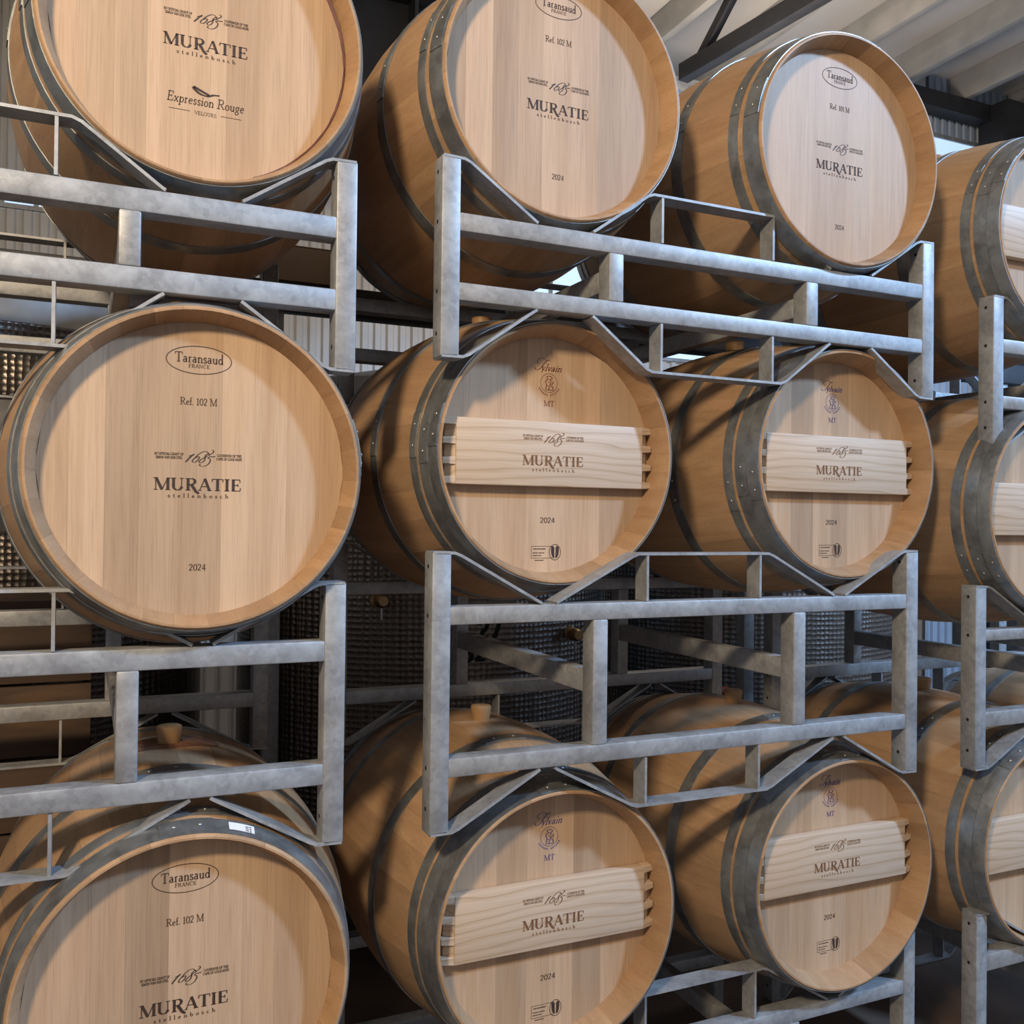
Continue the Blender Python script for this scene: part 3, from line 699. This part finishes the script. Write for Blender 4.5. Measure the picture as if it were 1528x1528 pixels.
# ---------------------------------------------------------------- racks in place
rack(-.279,.695,(.659,.546,.503,.404,.362,.244),.072,'short galvanised rack carrying the leftmost barrel of the top row')
rack(1.287,.695,(.707,.593,.554,.448,.410,.291),.072,'short galvanised rack carrying the two middle barrels of the top row')
rack(2.902,.695,(.594,.477,.438,.319,.283,.180),.072,'short galvanised rack under the top row at the right edge')
rack(-.271,.675,(-.169,-.282,-.322,-.520,-.561,-.677),.022,'taller galvanised rack carrying the leftmost barrel of the middle row')
rack(1.256,.675,(-.110,-.223,-.261,-.535,-.574,-.688),.022,'tall galvanised rack carrying the two middle barrels of the middle row')
rack(2.820,.675,(-.207,-.327,-.358,-.552,-.594,-.707),.022,'taller galvanised rack under the middle row at the right edge')
rack(1.300,.695,(-1.139,-1.264,-1.300,-1.54,-1.58,FZ),.022,'bottom galvanised rack on the floor under the two middle columns',dy=.06)
rack(2.830,.675,(-1.100,-1.213,-1.259,-1.50,-1.545,FZ),.022,'bottom galvanised rack on the floor at the right edge')
rack(-.280,.675,(-1.085,-1.205,-1.245,-1.50,-1.545,FZ),.022,'bottom galvanised rack on the floor under the leftmost column')

# ---------------------------------------------------------------- barrels in place
b11=barrel((.130,0,.864),'T','oak barrel with dark wine-stained rim, leftmost of the top row',.3,-80,'r',seed=0)
put('wine_stain',RING,b11,(0,-BL/2,RB))
barrel((.885,.007,.904),'T','oak barrel with plain printed head, second from left in the top row',.9,-76,'bo2y',seed=1)
barrel((1.675,-.023,.894),'T','oak barrel with plain printed head, third from left in the top row',1.7,-70,'bo1y',seed=2)
barrel((2.495,-.02,.790),'S','oak barrel cut off by the right edge in the top row',2.2,-60,seed=3)
barrel((.125,-.044,.044),'T','oak barrel with plain printed head, leftmost of the middle row',2.9,80,'bo2y',seed=4)
barrel((.899,.048,.107),'S','oak barrel with red crest above its crossbar, in the middle row',.5,-84,crest='red_print',seed=5)
barrel((1.712,.017,.111),'S','oak barrel with blue crest and crossbar, third from left in the middle row',1.2,-100,seed=6)
barrel((2.450,-.032,.005),'S','oak barrel cut off by the right edge in the middle row',3.3,-120,seed=7)
b31=barrel((.115,-.045,-.904),'T','oak barrel with sticker on its front hoop, leftmost of the bottom row',4.1,-2,'bo2y',seed=8)
barrel((.899,.021,-.925),'S','oak barrel with blue crest and wavy grained crossbar, bottom row second from left',5.2,1,bar_dz=.002,head_dz=.006,seed=9)
barrel((1.718,.019,-.934),'S','oak barrel with blue crest and pale crossbar, bottom row third from left',.2,2,bar_dz=.010,head_dz=.018,seed=10)
barrel((2.450,-.022,-.934),'S','oak barrel cut off by the right edge in the bottom row',1.4,-30,seed=11)
barrel((3.235,0,-.925),'S','oak barrel seen only by its lit back, furthest right in the bottom row',2.4,-30,seed=12)
# dark wine-soaked patch round the bung of the lower left barrel
rs=random.Random(9); V=[]; F=[]; nn=36; rings=5
rad=[1+.28*rs.uniform(-1,1) for _ in range(nn)]
for i in range(rings):
    for k in range(nn):
        t=2*PI*k/nn; q=.028+(i/(rings-1))*(.035*(rad[k]+rad[k-1]+rad[(k+1)%nn])/3)
        x=1.7*q*math.cos(t) if i else q*math.cos(t); y=q*math.sin(t); V.append((x,y,math.sqrt(prof(BL/2+y)**2-x*x)+RB+.0007))
for i in range(rings-1):
    for k in range(nn): F.append((i*nn+k,(i+1)*nn+k,(i+1)*nn+(k+1)%nn,i*nn+(k+1)%nn))
sp_=put('wine_stain',mesh_data('wine_stain',V,F,MT['soak'],60),b31); sp_['label']='dark wine stain around the bung'
# sticker on the front hoop of the lower left barrel
V=[];F=[]
for k in range(7):
    t=math.radians(13.5+9.2*k/6)
    for y in (.016,.040): 
        r=prof(y)+.0034; V.append((r*math.sin(t),y,r*math.cos(t)))
F=[(2*k,2*k+2,2*k+3,2*k+1) for k in range(6)]
sk=put('sticker',mesh_data('sticker',V,F,MT['white']),b31,(0,-BL/2,RB)); sk['label']='white paper sticker'
k_=Ink()
for a,b,c,d in ((.030,.020,.036,.0025),(.030,.026,.036,.0025),(.030,.032,.036,.0025),(.0375,.019,.041,.003),(.0375,.026,.041,.003),(.0375,.033,.041,.003)): k_.line(a,b,c,b,d)
put('print_mark',mesh_data('print_mark',[((prof(y)+.0038)*math.sin(math.radians(13.5)+x/.292),y,(prof(y)+.0038)*math.cos(math.radians(13.5)+x/.292)) for x,y in k_.v],k_.f,MT['print']),sk)
# cardboard box body and flaps
put('body',bm_data('body',box_bm(-.11,.11,-.055,.055,0,.11,.003),MT['card'],40),cb)
put('flap',bm_data('flap',box_bm(-.109,.109,-.055,-.001,.1105,.114,.001),MT['card']),cb); put('flap',bm_data('flap',box_bm(-.109,.109,.001,.055,.1105,.114,.001),MT['card']),cb)
# orange hose behind the bottom row
pts=[(2.23+.13*math.cos(t),1.25+.02*math.sin(3*t),-.83+.13*math.sin(t)) for t in [2*PI*i/28 for i in range(28)]]
v,f=tube_path(pts,.016,8,True)
hs=put('hose_coil',mesh_data('hose_coil',v,f,MT['orange'],60)); tag(hs,'coil of orange hose behind the bottom row barrels','hose')
